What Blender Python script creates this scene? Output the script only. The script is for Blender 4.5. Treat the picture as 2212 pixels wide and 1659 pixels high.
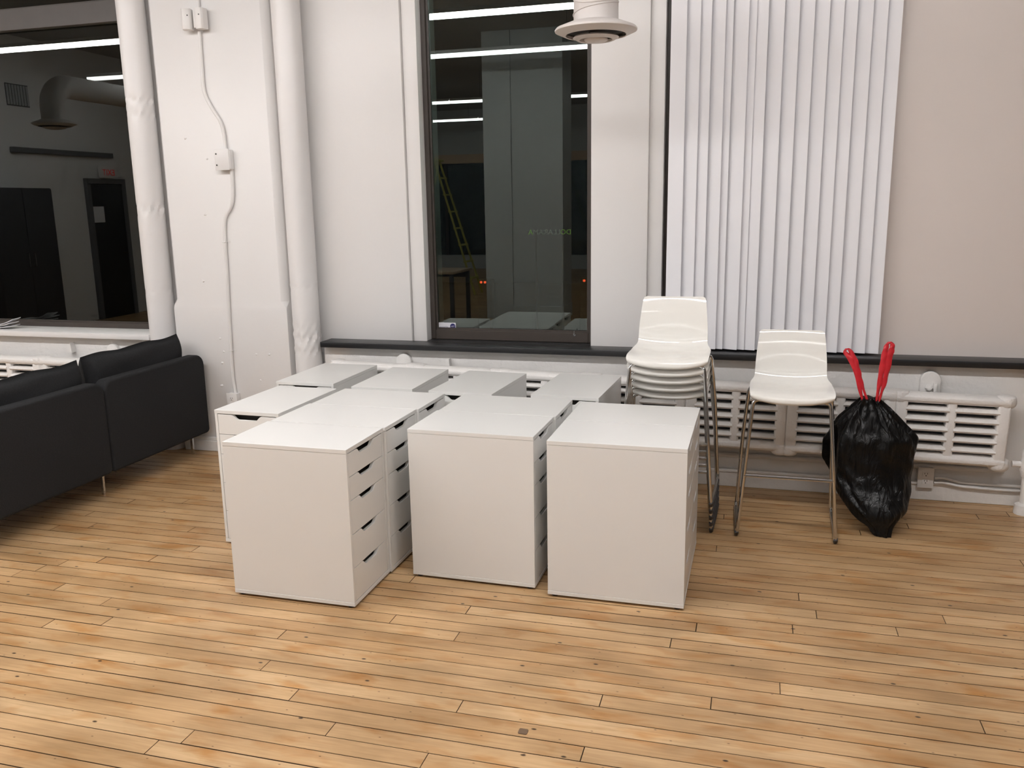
import bpy, bmesh, math, random
from mathutils import Vector, Matrix
R = math.radians
random.seed(7)
for o in list(bpy.data.objects):
    bpy.data.objects.remove(o, do_unlink=True)
SC = bpy.context.scene
COL = SC.collection

# ------------------------------------------------------------------ camera
# world: X along the window wall, Y towards it, origin on the floor under the camera
CAM_H, YAW, PITCH, ROLL = 1.6727, R(15.8), R(11.9187), R(-0.9573)
cd = bpy.data.cameras.new('camera'); cam = bpy.data.objects.new('camera', cd); COL.objects.link(cam)
cd.sensor_fit = 'HORIZONTAL'; cd.sensor_width = 36.0; cd.lens = 1854.21 / 2212 * 36.0
cd.clip_start = 0.05; cd.clip_end = 200
_r = Vector((1, 0, 0)); _u = Vector((0, math.sin(PITCH), math.cos(PITCH))); _f = Vector((0, math.cos(PITCH), -math.sin(PITCH)))
_right = _r * math.cos(ROLL) + _u * math.sin(ROLL); _up = -_r * math.sin(ROLL) + _u * math.cos(ROLL)
_rz = Matrix.Rotation(YAW, 3, 'Z')
_right, _up, _b = _rz @ _right, _rz @ _up, _rz @ (-_f)
cam.matrix_world = Matrix(((_right.x, _up.x, _b.x, 0), (_right.y, _up.y, _b.y, 0), (_right.z, _up.z, _b.z, CAM_H), (0, 0, 0, 1)))
SC.camera = cam

# ------------------------------------------------------------------ world (night) and exposure
w = bpy.data.worlds.new('night'); SC.world = w; w.use_nodes = True
w.node_tree.nodes['Background'].inputs[0].default_value = (0.25, 0.32, 0.45, 1)
w.node_tree.nodes['Background'].inputs[1].default_value = 0.005
SC.view_settings.view_transform = 'Standard'; SC.view_settings.look = 'None'
SC.view_settings.exposure = 0.0; SC.view_settings.gamma = 1.0
SC.view_settings.use_curve_mapping = False
LAMP_STRENGTH = 65.0          # tubes of the row by the windows; rows behind are turned down to balance the light
LAMP_COLOR = (1.0, 0.98, 0.975)

# ------------------------------------------------------------------ materials
MATS = {}
def nodemat(name):
    m = bpy.data.materials.new(name); m.use_nodes = True
    nt = m.node_tree; b = nt.nodes['Principled BSDF']
    MATS[name] = m
    return m, nt, b
def setp(b, **k):
    for kk, v in k.items():
        b.inputs[kk.replace('_', ' ')].default_value = v
def mat(name, col, rough=0.5, metal=0.0, spec=0.5, var=0.0, vscale=6.0, bump=0.0, bscale=60.0, bdist=0.002, coat=0.0, detail=3.0):
    """procedural surface: base colour with a soft noise variation, optional fine relief"""
    m, nt, b = nodemat(name)
    c4 = (*col, 1)
    setp(b, Roughness=rough, Metallic=metal)
    b.inputs['Specular IOR Level'].default_value = spec
    b.inputs['Coat Weight'].default_value = coat
    b.inputs['Coat Roughness'].default_value = 0.08
    geo = nt.nodes.new('ShaderNodeNewGeometry')
    n = nt.nodes.new('ShaderNodeTexNoise'); n.inputs['Scale'].default_value = vscale; n.inputs['Detail'].default_value = detail
    nt.links.new(geo.outputs['Position'], n.inputs['Vector'])
    mx = nt.nodes.new('ShaderNodeMix'); mx.data_type = 'RGBA'
    mx.inputs[6].default_value = tuple(max(0, c * (1 - var)) for c in col) + (1,)
    mx.inputs[7].default_value = tuple(min(1, c * (1 + var)) for c in col) + (1,)
    nt.links.new(n.outputs['Fac'], mx.inputs[0]); nt.links.new(mx.outputs[2], b.inputs['Base Color'])
    if bump:
        n2 = nt.nodes.new('ShaderNodeTexNoise'); n2.inputs['Scale'].default_value = bscale; n2.inputs['Detail'].default_value = 4
        nt.links.new(geo.outputs['Position'], n2.inputs['Vector'])
        bp = nt.nodes.new('ShaderNodeBump'); bp.inputs['Strength'].default_value = bump; bp.inputs['Distance'].default_value = bdist
        nt.links.new(n2.outputs['Fac'], bp.inputs['Height']); nt.links.new(bp.outputs[0], b.inputs['Normal'])
    return m
def emis(name, col, s):
    m, nt, b = nodemat(name)
    setp(b, Base_Color=(*col, 1)); b.inputs['Emission Color'].default_value = (*col, 1); b.inputs['Emission Strength'].default_value = s
    return m

mat('wall_paint', (0.80, 0.785, 0.775), 0.42, var=0.015, vscale=2.0, bump=0.35, bscale=14, bdist=0.004)
mat('wall_rough', (0.80, 0.785, 0.765), 0.5, var=0.03, vscale=5.0, bump=0.8, bscale=22, bdist=0.008)
mat('wall_taupe', (0.74, 0.675, 0.64), 0.5, var=0.02, vscale=3.0, bump=0.3, bscale=18, bdist=0.004)
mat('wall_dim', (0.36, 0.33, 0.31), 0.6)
mat('pipe_paint', (0.80, 0.785, 0.78), 0.38, var=0.015, bump=0.25, bscale=9, bdist=0.006)
mat('ceiling_paint', (0.42, 0.42, 0.42), 0.8, var=0.03)
mat('radiator_paint', (0.85, 0.83, 0.81), 0.36, var=0.02, bump=0.9, bscale=75, bdist=0.0035)
mat('white_plastic', (0.80, 0.785, 0.77), 0.35)
mat('cabinet_white', (0.79, 0.785, 0.765), 0.34, spec=0.45, var=0.006, bump=0.05, bscale=300, bdist=0.0004)
mat('cabinet_void_shade', (0.05, 0.045, 0.04), 0.7)
mat('black_foot', (0.02, 0.02, 0.02), 0.6)
mat('black_sill', (0.013, 0.0135, 0.015), 0.38, var=0.25, vscale=14, bump=0.25, bscale=50, bdist=0.001)
mat('bronze_frame', (0.055, 0.044, 0.037), 0.42, metal=0.0, var=0.15, vscale=9)
mat('dark_gasket', (0.012, 0.012, 0.012), 0.5)
mat('stool_shell', (0.87, 0.855, 0.81), 0.07, spec=0.5, var=0.004)
mat('chrome', (0.66, 0.66, 0.66), 0.12, metal=1.0)
mat('glide_grey', (0.045, 0.045, 0.05), 0.45)
mat('sofa_fabric', (0.024, 0.0245, 0.026), 0.95, spec=0.15, var=0.25, vscale=120, bump=0.5, bscale=900, bdist=0.0006)
mat('red_ribbon', (0.60, 0.022, 0.035), 0.38, var=0.15, vscale=40, bump=0.4, bscale=90, bdist=0.001)
mat('blind_vane', (0.85, 0.85, 0.885), 0.55, var=0.01, bump=0.15, bscale=220, bdist=0.0004)
mat('duct_paint', (0.72, 0.68, 0.655), 0.5, var=0.03, bump=0.15, bscale=40)
mat('throat_shade', (0.03, 0.027, 0.024), 0.7)
mat('outlet_slot', (0.03, 0.03, 0.03), 0.5)
mat('paper', (0.82, 0.81, 0.84), 0.7, var=0.03, vscale=20)
mat('print_grey', (0.35, 0.34, 0.38), 0.7, var=0.4, vscale=50)
mat('sticker_white', (0.72, 0.72, 0.76), 0.4)
mat('sticker_blue', (0.012, 0.012, 0.12), 0.4)
mat('door_dark', (0.03, 0.032, 0.033), 0.45, var=0.1)
mat('dark_cabinet', (0.05, 0.05, 0.055), 0.5, var=0.1)
mat('wood_beam', (0.62, 0.46, 0.33), 0.6, var=0.12, vscale=12)
mat('ladder_yellow', (0.45, 0.42, 0.08), 0.5)
mat('table_wood', (0.32, 0.22, 0.14), 0.5, var=0.1)
mat('grille_dark', (0.16, 0.16, 0.17), 0.6)
mat('column_paint', (0.50, 0.51, 0.505), 0.5, var=0.02)
mat('subfloor', (0.010, 0.005, 0.002), 0.8, var=0.2)
mat('seam_dirt', (0.085, 0.043, 0.018), 0.8, var=0.3, vscale=3)
mat('pad_brown', (0.16, 0.10, 0.06), 0.7)
mat('street', (0.004, 0.004, 0.004), 0.95, spec=0.1)
emis('lamp_lens', LAMP_COLOR, LAMP_STRENGTH)
emis('lamp_lens_dimmed', LAMP_COLOR, LAMP_STRENGTH * 0.22)  # same lamps, dimmed only for the balance of light
emis('sign_green', (0.30, 0.62, 0.04), 0.16)
emis('sign_dim', (0.42, 0.48, 0.36), 0.05)
emis('tail_red', (1.0, 0.10, 0.03), 1.2)
emis('street_tube', (0.6, 0.85, 0.85), 0.55)
emis('exit_red', (0.9, 0.03, 0.03), 0.5)

def glass_mat():
    m = bpy.data.materials.new('window_glass'); m.use_nodes = True
    nt = m.node_tree; nt.nodes.clear()
    out = nt.nodes.new('ShaderNodeOutputMaterial'); mix = nt.nodes.new('ShaderNodeMixShader')
    tr = nt.nodes.new('ShaderNodeBsdfTransparent'); tr.inputs[0].default_value = (0.80, 0.86, 0.84, 1)
    gl = nt.nodes.new('ShaderNodeBsdfGlossy'); gl.inputs['Roughness'].default_value = 0.0
    gl.inputs['Color'].default_value = (0.93, 1.0, 0.97, 1)
    fr = nt.nodes.new('ShaderNodeFresnel'); fr.inputs['IOR'].default_value = 1.73
    nt.links.new(fr.outputs[0], mix.inputs[0]); nt.links.new(tr.outputs[0], mix.inputs[1]); nt.links.new(gl.outputs[0], mix.inputs[2])
    nt.links.new(mix.outputs[0], out.inputs[0])
    MATS['window_glass'] = m
glass_mat()

def plank_mat():
    m, nt, b = nodemat('maple_plank')
    N = nt.nodes.new; L = nt.links.new
    geo = N('ShaderNodeNewGeometry'); oi = N('ShaderNodeObjectInfo')
    add = N('ShaderNodeMath'); add.operation = 'ADD'; L(oi.outputs['Random'], add.inputs[0]); L(geo.outputs['Random Per Island'], add.inputs[1])
    fr = N('ShaderNodeMath'); fr.operation = 'FRACT'; L(add.outputs[0], fr.inputs[0])
    # board tone
    r1 = N('ShaderNodeValToRGB'); L(fr.outputs[0], r1.inputs[0])
    e = r1.color_ramp.elements; e[0].position = 0; e[0].color = (0.465, 0.295, 0.150, 1); e[1].position = 1; e[1].color = (0.605, 0.42, 0.238, 1)
    for p_, c_ in ((0.25, (0.52, 0.338, 0.176)), (0.5, (0.55, 0.364, 0.194)), (0.78, (0.58, 0.392, 0.215))):
        q = e.new(p_); q.color = (*c_, 1)
    # each board shifts the grain pattern
    off = N('ShaderNodeVectorMath'); off.operation = 'SCALE'; off.inputs[0].default_value = (37.0, 11.0, 5.0); L(fr.outputs[0], off.inputs['Scale'])
    pos = N('ShaderNodeVectorMath'); pos.operation = 'ADD'; L(geo.outputs['Position'], pos.inputs[0]); L(off.outputs[0], pos.inputs[1])
    def noise(vec, scale3, det, dist=0.0):
        mp = N('ShaderNodeMapping'); mp.inputs['Scale'].default_value = scale3; L(vec, mp.inputs['Vector'])
        n = N('ShaderNodeTexNoise'); n.inputs['Scale'].default_value = 1.0; n.inputs['Detail'].default_value = det; n.inputs['Distortion'].default_value = dist
        L(mp.outputs[0], n.inputs['Vector']); return n.outputs['Fac']
    def ramp(fac, p0, c0, p1, c1):
        r = N('ShaderNodeValToRGB'); L(fac, r.inputs[0]); el = r.color_ramp.elements
        el[0].position = p0; el[0].color = c0; el[1].position = p1; el[1].color = c1; return r.outputs[0]
    def mul(a, c, fac=1.0):
        x = N('ShaderNodeMix'); x.data_type = 'RGBA'; x.blend_type = 'MULTIPLY'; x.inputs[0].default_value = fac
        L(a, x.inputs[6]); L(c, x.inputs[7]); return x.outputs[2]
    grain = ramp(noise(pos.outputs[0], (5, 95, 1), 4, 0.6), 0.3, (0.86, 0.82, 0.77, 1), 0.7, (1.04, 1.03, 1.02, 1))
    patch = ramp(noise(pos.outputs[0], (4.5, 13, 1), 3, 0.4), 0.52, (1, 1, 1, 1), 0.74, (0.80, 0.60, 0.36, 1))
    cloud = ramp(noise(geo.outputs['Position'], (2.3, 5.5, 1), 4, 0.2), 0.34, (0.74, 0.71, 0.66, 1), 0.64, (1.07, 1.07, 1.06, 1))
    c = mul(mul(mul(r1.outputs[0], grain), patch), cloud)
    # nail holes and small dark marks
    for sc, thr, seed, strength in ((3.4, 0.020, 0.0, 0.9), (9.0, 0.026, 3.7, 0.55)):
        mp = N('ShaderNodeMapping'); mp.inputs['Scale'].default_value = (0.55, 1.0, 0.0); mp.inputs['Location'].default_value = (seed, seed * 2, 0.5)
        L(geo.outputs['Position'], mp.inputs['Vector'])
        v = N('ShaderNodeTexVoronoi'); v.inputs['Scale'].default_value = sc; v.voronoi_dimensions = '2D'; L(mp.outputs[0], v.inputs['Vector'])
        k = 1 - strength
        spot = ramp(v.outputs['Distance'], thr * 0.55, (k, k * 0.9, k * 0.85, 1), thr, (1, 1, 1, 1))
        c = mul(c, spot)
    L(c, b.inputs['Base Color'])
    rr = N('ShaderNodeMapRange'); L(noise(geo.outputs['Position'], (3, 7, 1), 3), rr.inputs[0])
    rr.inputs['To Min'].default_value = 0.26; rr.inputs['To Max'].default_value = 0.46; L(rr.outputs[0], b.inputs['Roughness'])
    b.inputs['Specular IOR Level'].default_value = 0.42
    bp = N('ShaderNodeBump'); bp.inputs['Strength'].default_value = 0.12; bp.inputs['Distance'].default_value = 0.002
    L(noise(geo.outputs['Position'], (9, 60, 1), 3), bp.inputs['Height']); L(bp.outputs[0], b.inputs['Normal'])
plank_mat()

def bag_mat():
    m, nt, b = nodemat('bag_film')
    setp(b, Base_Color=(0.004, 0.004, 0.0042, 1), Roughness=0.30); b.inputs['Specular IOR Level'].default_value = 0.26
    N = nt.nodes.new; L = nt.links.new
    tc = N('ShaderNodeNewGeometry'); mp = N('ShaderNodeMapping'); mp.inputs['Scale'].default_value = (22, 22, 6)
    mp.inputs['Rotation'].default_value = (0.15, 0.5, 0.2)
    L(tc.outputs['Position'], mp.inputs['Vector'])
    n = N('ShaderNodeTexNoise'); n.inputs['Scale'].default_value = 1.0; n.inputs['Detail'].default_value = 4; n.inputs['Distortion'].default_value = 1.2
    L(mp.outputs[0], n.inputs['Vector'])
    bp = N('ShaderNodeBump'); bp.inputs['Strength'].default_value = 0.75; bp.inputs['Distance'].default_value = 0.02
    L(n.outputs['Fac'], bp.inputs['Height']); L(bp.outputs[0], b.inputs['Normal'])
bag_mat()

# ------------------------------------------------------------------ mesh helpers
class MB:
    def __init__(s): s.v = []; s.f = []
    def box(s, x0, x1, y0, y1, z0, z1):
        o = len(s.v)
        s.v += [(x0, y0, z0), (x1, y0, z0), (x1, y1, z0), (x0, y1, z0), (x0, y0, z1), (x1, y0, z1), (x1, y1, z1), (x0, y1, z1)]
        s.f += [tuple(o + i for i in q) for q in ((0, 3, 2, 1), (4, 5, 6, 7), (0, 1, 5, 4), (1, 2, 6, 5), (2, 3, 7, 6), (3, 0, 4, 7))]
        return s
    def prism(s, poly, a0, a1, axis='y'):
        """poly: 2-D outline; axis: direction of extrusion. y: (x,z)  x: (y,z)  z: (x,y)"""
        def P(p, a): return {'y': (p[0], a, p[1]), 'x': (a, p[0], p[1]), 'z': (p[0], p[1], a)}[axis]
        o = len(s.v); n = len(poly)
        s.v += [P(p, a0) for p in poly] + [P(p, a1) for p in poly]
        s.f.append(tuple(o + i for i in range(n))[::-1]); s.f.append(tuple(o + n + i for i in range(n)))
        s.f += [(o + i, o + (i + 1) % n, o + n + (i + 1) % n, o + n + i) for i in range(n)]
        return s
    def loft(s, rings, closed=True, cap=True):
        o = len(s.v); n = len(rings[0])
        for r in rings: s.v += [tuple(p) for p in r]
        for k in range(len(rings) - 1):
            for i in range(n if closed else n - 1):
                j = (i + 1) % n
                s.f.append((o + k * n + i, o + k * n + j, o + (k + 1) * n + j, o + (k + 1) * n + i))
        if cap:
            s.f.append(tuple(o + i for i in range(n))[::-1]); s.f.append(tuple(o + (len(rings) - 1) * n + i for i in range(n)))
        return s
    def tube(s, pts, r, n=12, sq=1.0):
        pts = [Vector(p) for p in pts]; rings = []
        rad = r if isinstance(r, (list, tuple)) else [r] * len(pts)
        t = (pts[1] - pts[0]).normalized()
        u = t.orthogonal().normalized()
        for i, p in enumerate(pts):
            if i == 0: tt = pts[1] - pts[0]
            elif i == len(pts) - 1: tt = pts[-1] - pts[-2]
            else: tt = (pts[i + 1] - p).normalized() + (p - pts[i - 1]).normalized()
            tt.normalize()
            u = (u - tt * u.dot(tt)).normalized(); vv = tt.cross(u)
            rings.append([p + u * math.cos(a) * rad[i] + vv * math.sin(a) * rad[i] * sq for a in (2 * math.pi * k / n for k in range(n))])
        return s.loft(rings)
    def lathe(s, prof, cx, cy, n=32, cap=False):
        rings = [[(cx + r * math.cos(2 * math.pi * k / n), cy + r * math.sin(2 * math.pi * k / n), z) for k in range(n)] for r, z in prof]
        return s.loft(rings, cap=cap)
    def cylx(s, x0, x1, y, z, ry, rz=None, n=16):
        rz = rz or ry
        rings = [[(x, y + ry * math.cos(2 * math.pi * k / n), z + rz * math.sin(2 * math.pi * k / n)) for k in range(n)] for x in (x0, x1)]
        return s.loft(rings)
    def mesh(s, name, m, smooth=False, bevel=0.0, seg=2, angle=35):
        me = bpy.data.meshes.new(name)
        bm = bmesh.new()
        vs = [bm.verts.new(p) for p in s.v]
        for f in s.f:
            try: bm.faces.new([vs[i] for i in f])
            except ValueError: pass
        bmesh.ops.recalc_face_normals(bm, faces=bm.faces)
        if bevel:
            ed = [e for e in bm.edges if len(e.link_faces) == 2 and e.calc_face_angle(0) > R(30)]
            bmesh.ops.bevel(bm, geom=ed, offset=bevel, offset_type='OFFSET', segments=seg, profile=0.5, affect='EDGES', clamp_overlap=True)
        bm.to_mesh(me); bm.free()
        if smooth or bevel:
            me.polygons.foreach_set('use_smooth', [True] * len(me.polygons)); me.set_sharp_from_angle(angle=R(angle))
        me.materials.append(MATS[m])
        return me
    def build(s, name, m, parent=None, **k):
        return link(name, s.mesh(name, m, **k), parent)
def link(name, me, parent=None, loc=None):
    o = bpy.data.objects.new(name, me); COL.objects.link(o)
    if parent is not None: o.parent = parent
    if loc is not None: o.location = loc
    return o
def tag(o, label, cat, group=None):
    o['label'] = label; o['category'] = cat
    if group: o['group'] = group
    return o
def structure(o): o['kind'] = 'structure'; return o
def empty(name, loc=(0, 0, 0), rz=0.0):
    o = bpy.data.objects.new(name, None); COL.objects.link(o); o.location = loc; o.rotation_euler = (0, 0, rz); o.empty_display_size = 0.1
    return o
def thing(name, label, cat, loc=(0, 0, 0), rz=0.0, group=None): return tag(empty(name, loc, rz), label, cat, group)
def copy_tree(o, parent=None):
    c = o.copy(); COL.objects.link(c); c.parent = parent
    for ch in o.children: copy_tree(ch, c)
    return c
def smoothstep(t): t = max(0.0, min(1.0, t)); return t * t * (3 - 2 * t)
def spline(pts, sub=6):
    """Catmull-Rom through pts"""
    P = [Vector(p) for p in pts]; P = [P[0] * 2 - P[1]] + P + [P[-1] * 2 - P[-2]]; out = []
    for i in range(1, len(P) - 2):
        for k in range(sub):
            t = k / sub; a, b, c, d = P[i - 1], P[i], P[i + 1], P[i + 2]
            out.append(0.5 * ((2 * b) + (c - a) * t + (2 * a - 5 * b + 4 * c - d) * t * t + (-a + 3 * b - 3 * c + d) * t ** 3))
    out.append(P[-2]); return out
def text_mesh(name, body, size, m, depth=0.0, align='LEFT', shear=0.0):
    cu = bpy.data.curves.new(name, 'FONT'); cu.body = body; cu.size = size; cu.extrude = depth; cu.align_x = align; cu.shear = shear
    cu.resolution_u = 4
    t = bpy.data.objects.new(name, cu); COL.objects.link(t)
    bpy.context.view_layer.update()
    me = bpy.data.meshes.new_from_object(t.evaluated_get(bpy.context.evaluated_depsgraph_get()))
    bpy.data.objects.remove(t, do_unlink=True)
    me.materials.clear(); me.materials.append(MATS[m]); return me

# ================================================================== STRUCTURE
XL, XR, YB, ZC = -9.8, 6.0, -11.0, 4.0     # room limits; window wall at Y about 5.15
# ---- floor: dark sub-floor with single boards
fl = MB().box(XL - .1, XR + .1, YB - .1, 5.5, -0.25, -0.016).build('floor', 'subfloor'); structure(fl)
Y0, PW = 1.837, 0.07546
JOINTS = [(-1.783, 2.019), (-3.396, 3.639), (-2.776, 3.337), (-3.015, 3.257), (-2.53, 2.704), (-2.758, 2.627), (-1.074, 2.95), (-0.905, 2.486),
          (-0.446, 2.616), (-0.452, 2.329), (-0.917, 2.178), (-0.104, 4.537), (-0.123, 4.068), (0.24, 3.624), (0.302, 3.473), (0.204, 3.319),
          (-0.165, 3.248), (-1.76, 2.781), (-1.697, 2.551), (-1.492, 2.4), (-1.273, 2.252), (-1.379, 3.024), (-1.102, 3.181), (-2.643, 3.488),
          (0.145, 2.849), (-0.253, 3.089), (0.82, 4.62), (-3.3, 4.77)]
rows = {}
for x, y in JOINTS: rows.setdefault(int(math.floor((y - Y0) / PW)), []).append(x)
unit = MB().box(-.5, .5, -.5, .5, -1, 0).mesh('plank', 'maple_plank')
def dirty_edges(me):          # board edges are packed with old dirt and finish
    me.materials.append(MATS['seam_dirt'])
    for p_ in me.polygons:
        if p_.normal.z < .5: p_.material_index = 1
dirty_edges(unit)
field = MB(); planks = 0
kmin, kmax = int(math.floor((YB - Y0) / PW)), int(math.floor((5.06 - Y0) / PW))
rng = random.Random(11)
for k in range(kmin, kmax + 1):
    y = Y0 + (k + .5) * PW
    js = sorted(rows.get(k, []))
    cuts = []
    x = XL - rng.uniform(0, 1.2)
    base = js if js else [rng.uniform(-2.2, -0.4) if 3.1 < y < 4.8 else rng.choice((rng.uniform(-4.2, -3.4), rng.uniform(0.9, 1.8)))]
    # joints left and right of the known ones
    x = base[0]
    while x > XL: x -= rng.uniform(1.9, 3.2); cuts.append(x)
    cuts += base
    for a, b2 in zip(base, base[1:]):
        pass
    x = base[-1]
    while x < XR: x += rng.uniform(1.9, 3.2); cuts.append(x)
    cuts = sorted(cuts)
    for a, b2 in zip(cuts, cuts[1:]):
        a2, c2 = max(a, XL), min(b2, XR)
        if c2 - a2 < .03: continue
        g = rng.uniform(0.0026, 0.0048) + (0.0018 if rng.random() < .15 else 0)
        seen = 1.75 < y < 5.1 and c2 > -0.95 * y - 0.6 and a2 < 0.34 * y + 0.1
        if seen and planks < 300:
            o = link('plank', unit, fl); o.location = ((a2 + c2) / 2, y, rng.uniform(-0.0005, 0.0)); o.scale = (c2 - a2 - g * .8, PW - g, 0.016); planks += 1
        else:
            field.box(a2 + g / 2, c2 - g / 2, y - PW / 2 + g / 2, y + PW / 2 - g / 2, -0.016, 0.0)
fo = field.build('plank_field', 'maple_plank', fl); fo['kind'] = 'stuff'; dirty_edges(fo.data)

structure(MB().box(XL - .1, XR + .1, YB - .1, 5.6, ZC, ZC + .2).build('ceiling', 'ceiling_paint'))
# ---- window wall, built from its piers, reveals and lower part
WB = 5.50
wm = MB()
wm.box(-2.965, -2.13, 5.155, WB, 0.768, ZC)          # panel beside the pillar
wm.box(-2.127, -2.033, 5.176, WB, 0.768, ZC)          # window trim strip
wm.box(-2.033, -0.952, 5.155, WB, 3.10, ZC)          # above window
wm.box(-0.952, -0.615, 5.155, WB, 0.768, ZC)         # pier
wm.box(-0.615, -0.530, 5.187, WB, 0.768, ZC)
wm.box(-0.530, 0.62, 5.16, WB, 3.10, ZC)
wm.box(-2.033, -0.952, 5.30, WB, 0.60, 0.80)
wm.box(-0.530, 0.62, 5.30, WB, 0.60, 0.80)
wm.box(XL - .1, -3.80, 5.165, WB, 3.45, ZC); wm.box(-4.06, -3.80, 5.165, WB, 0, 3.45); wm.box(-2.965, -2.72, 5.155, WB, 0, .768)
wm.box(XL - .1, -6.45, 5.155, WB, 0.80, 3.45)
structure(wm.build('wall_back', 'wall_paint', bevel=0.004, seg=2))
structure(MB().box(0.62, XR + .1, 5.16, WB, 0.768, ZC).build('wall_back_end', 'wall_taupe'))
lw = MB().box(-2.72, XR + .1, 5.065, WB, 0, 0.767); lw.box(XL - .1, -4.06, 5.065, WB, 0, 0.775)
structure(lw.build('wall_lower', 'wall_rough'))
# pillar with chamfered arrises that end in stops
def pil(s, z):
    s = max(s, 0.002); x0, x1, y = -3.835, -2.965, 5.04
    return [(x0, y + s * 1.1, z), (x0 + s, y, z), (x1 - s, y, z), (x1, y + s * 1.1, z), (x1, WB, z), (x0, WB, z)]
structure(MB().loft([pil(0, 0), pil(0, 1.0), pil(.008, 1.022), pil(.040, 1.058), pil(.040, ZC)]).build('wall_pillar', 'wall_paint', bevel=0.003, seg=1))
pcol = bpy.data.objects['wall_pillar']
prg = random.Random(3)
for sx, z, r_ in ((-3.58, 1.19, .014), (-3.49, .80, .011), (-3.47, .71, .009), (-3.12, .70, .009), (-3.22, .70, .009), (-3.49, .63, .010), (-3.08, .51, .008), (-3.20, .52, .008), (-3.47, 1.985, .010), (-3.52, 1.63, .012), (-3.62, 2.12, .012), (-3.51, .47, .016)):
    nn_ = 10; r0 = [r_ * prg.uniform(.6, 1.2) for _ in range(nn_)]
    MB().loft([[(sx + k_ * r0[i_] * math.cos(.628 * i_), 5.0402 - d_, z + k_ * r0[i_] * .8 * math.sin(.628 * i_)) for i_ in range(nn_)] for k_, d_ in ((1, 0), (.75, .003), (.4, .0055))]).build('paint_blob', 'wall_paint', pcol, smooth=True, angle=80)
structure(MB().box(XL - .2, XL, YB, 5.16, 0, ZC).build('wall_left', 'wall_paint'))
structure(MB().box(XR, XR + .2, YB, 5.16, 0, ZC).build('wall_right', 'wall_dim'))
fw = MB().box(XL, XR, YB - .2, YB, 0, .35); fw.box(XL, XR, YB - .2, YB, 2.90, ZC); fw.box(2.2, XR, YB - .2, YB, .35, 2.90)
structure(fw.build('wall_front', 'column_paint'))
structure(MB().box(XL, 2.2, YB - .1, YB + .12, 2.68, 2.90).build('trim_3', 'wood_beam'))
# baseboards and rails under the sill
bb = MB(); bb.box(-2.715, XR, 5.037, 5.066, 0, .090); bb.box(-2.715, XR, 5.028, 5.066, .090, .106)
structure(bb.build('baseboard_back', 'wall_rough', bevel=0.003, seg=1))
bb = MB(); bb.box(-3.835, -2.965, 5.016, 5.041, 0, .075); bb.box(-3.835, -2.965, 5.022, 5.041, .075, .10)
structure(bb.build('baseboard_pillar', 'wall_rough', bevel=0.003, seg=1))
structure(MB().cylx(-2.71, 1.36, 5.052, .192, .014, n=10).build('trim_4', 'wall_rough', smooth=True))
# ---- sills
sm = MB()
sm.box(-2.715, XR, 5.000, 5.16, 0.768, 0.8035); sm.box(-2.033, -0.952, 5.16, 5.262, 0.768, 0.8035); sm.box(-0.53, 0.62, 5.16, 5.262, .768, .8035)
structure(sm.build('trim_1', 'black_sill', bevel=0.0035, seg=2))
sl = MB(); sl.box(-6.45, -4.035, 5.000, 5.262, 0.778, 0.8165)
structure(sl.build('trim_2', 'wall_paint', bevel=0.004, seg=2))

# ---- windows
def window(name, x0, x1, z0, z1, bars, label_parent=None, fw_=0.032, bottom=0.075, yf=5.25):
    e = structure(empty(name, ((x0 + x1) / 2, yf, z0)))
    ox, oy, oz = (x0 + x1) / 2, yf, z0
    def bar(n, a, b, c, d, y0=0, y1=.05):
        MB().box(a - ox, b - ox, y0, y1, c - oz, d - oz).build(n, 'bronze_frame', e, bevel=0.003, seg=1)
    bar('frame_stile', x0, x0 + fw_, z0, z1); bar('frame_stile', x1 - fw_, x1, z0, z1)
    bar('frame_rail', x0 + fw_, x1 - fw_, z0, z0 + bottom); bar('frame_rail', x0 + fw_, x1 - fw_, z1 - .05, z1)
    zs = [z0 + bottom]
    for a, b in bars:
        bar('frame_rail', x0 + fw_, x1 - fw_, a, b, -.015, .05); zs += [a, b]
    zs.append(z1 - .05)
    for a, b in zip(zs[::2], zs[1::2]):
        MB().box(x0 + fw_ - ox, x1 - fw_ - ox, .033, .035, a - oz, b - oz).build('pane', 'window_glass', e)
        g = MB()
        xa, xb = x0 + fw_ - ox, x1 - fw_ - ox
        g.box(xa, xa + .012, .018, .032, a - oz, b - oz); g.box(xb - .012, xb, .018, .032, a - oz, b - oz)
        g.box(xa + .012, xb - .012, .018, .032, a - oz, a - oz + .012)
        g.build('glazing_bead', 'bronze_frame', e)
    return e
window('window_1', -6.45, -4.06, 0.8165, 3.45, [(2.915, 3.055)], bottom=0.035)
window('window_2', -2.033, -0.952, 0.8035, 3.10, [], bottom=0.062)
window('window_3', -0.53, 0.62, 0.8035, 3.10, [], bottom=0.062)
# street-side glazing at the far end of the room
e = structure(empty('window_4', (-3.8, YB - .05, .35)))
MB().box(-6.0, 6.0, -.01, .01, 0, 2.33).build('pane', 'window_glass', e)
for x in (-5.96, -4.0, -2.0, 0, 2.0, 4.0, 5.96):
    MB().box(x - .04, x + .04, -.04, .05, 0, 2.33).build('mullion', 'bronze_frame', e)
structure(MB().box(-60, 60, 5.7, 60, -4.2, -4.0).build('ground', 'street'))

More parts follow.
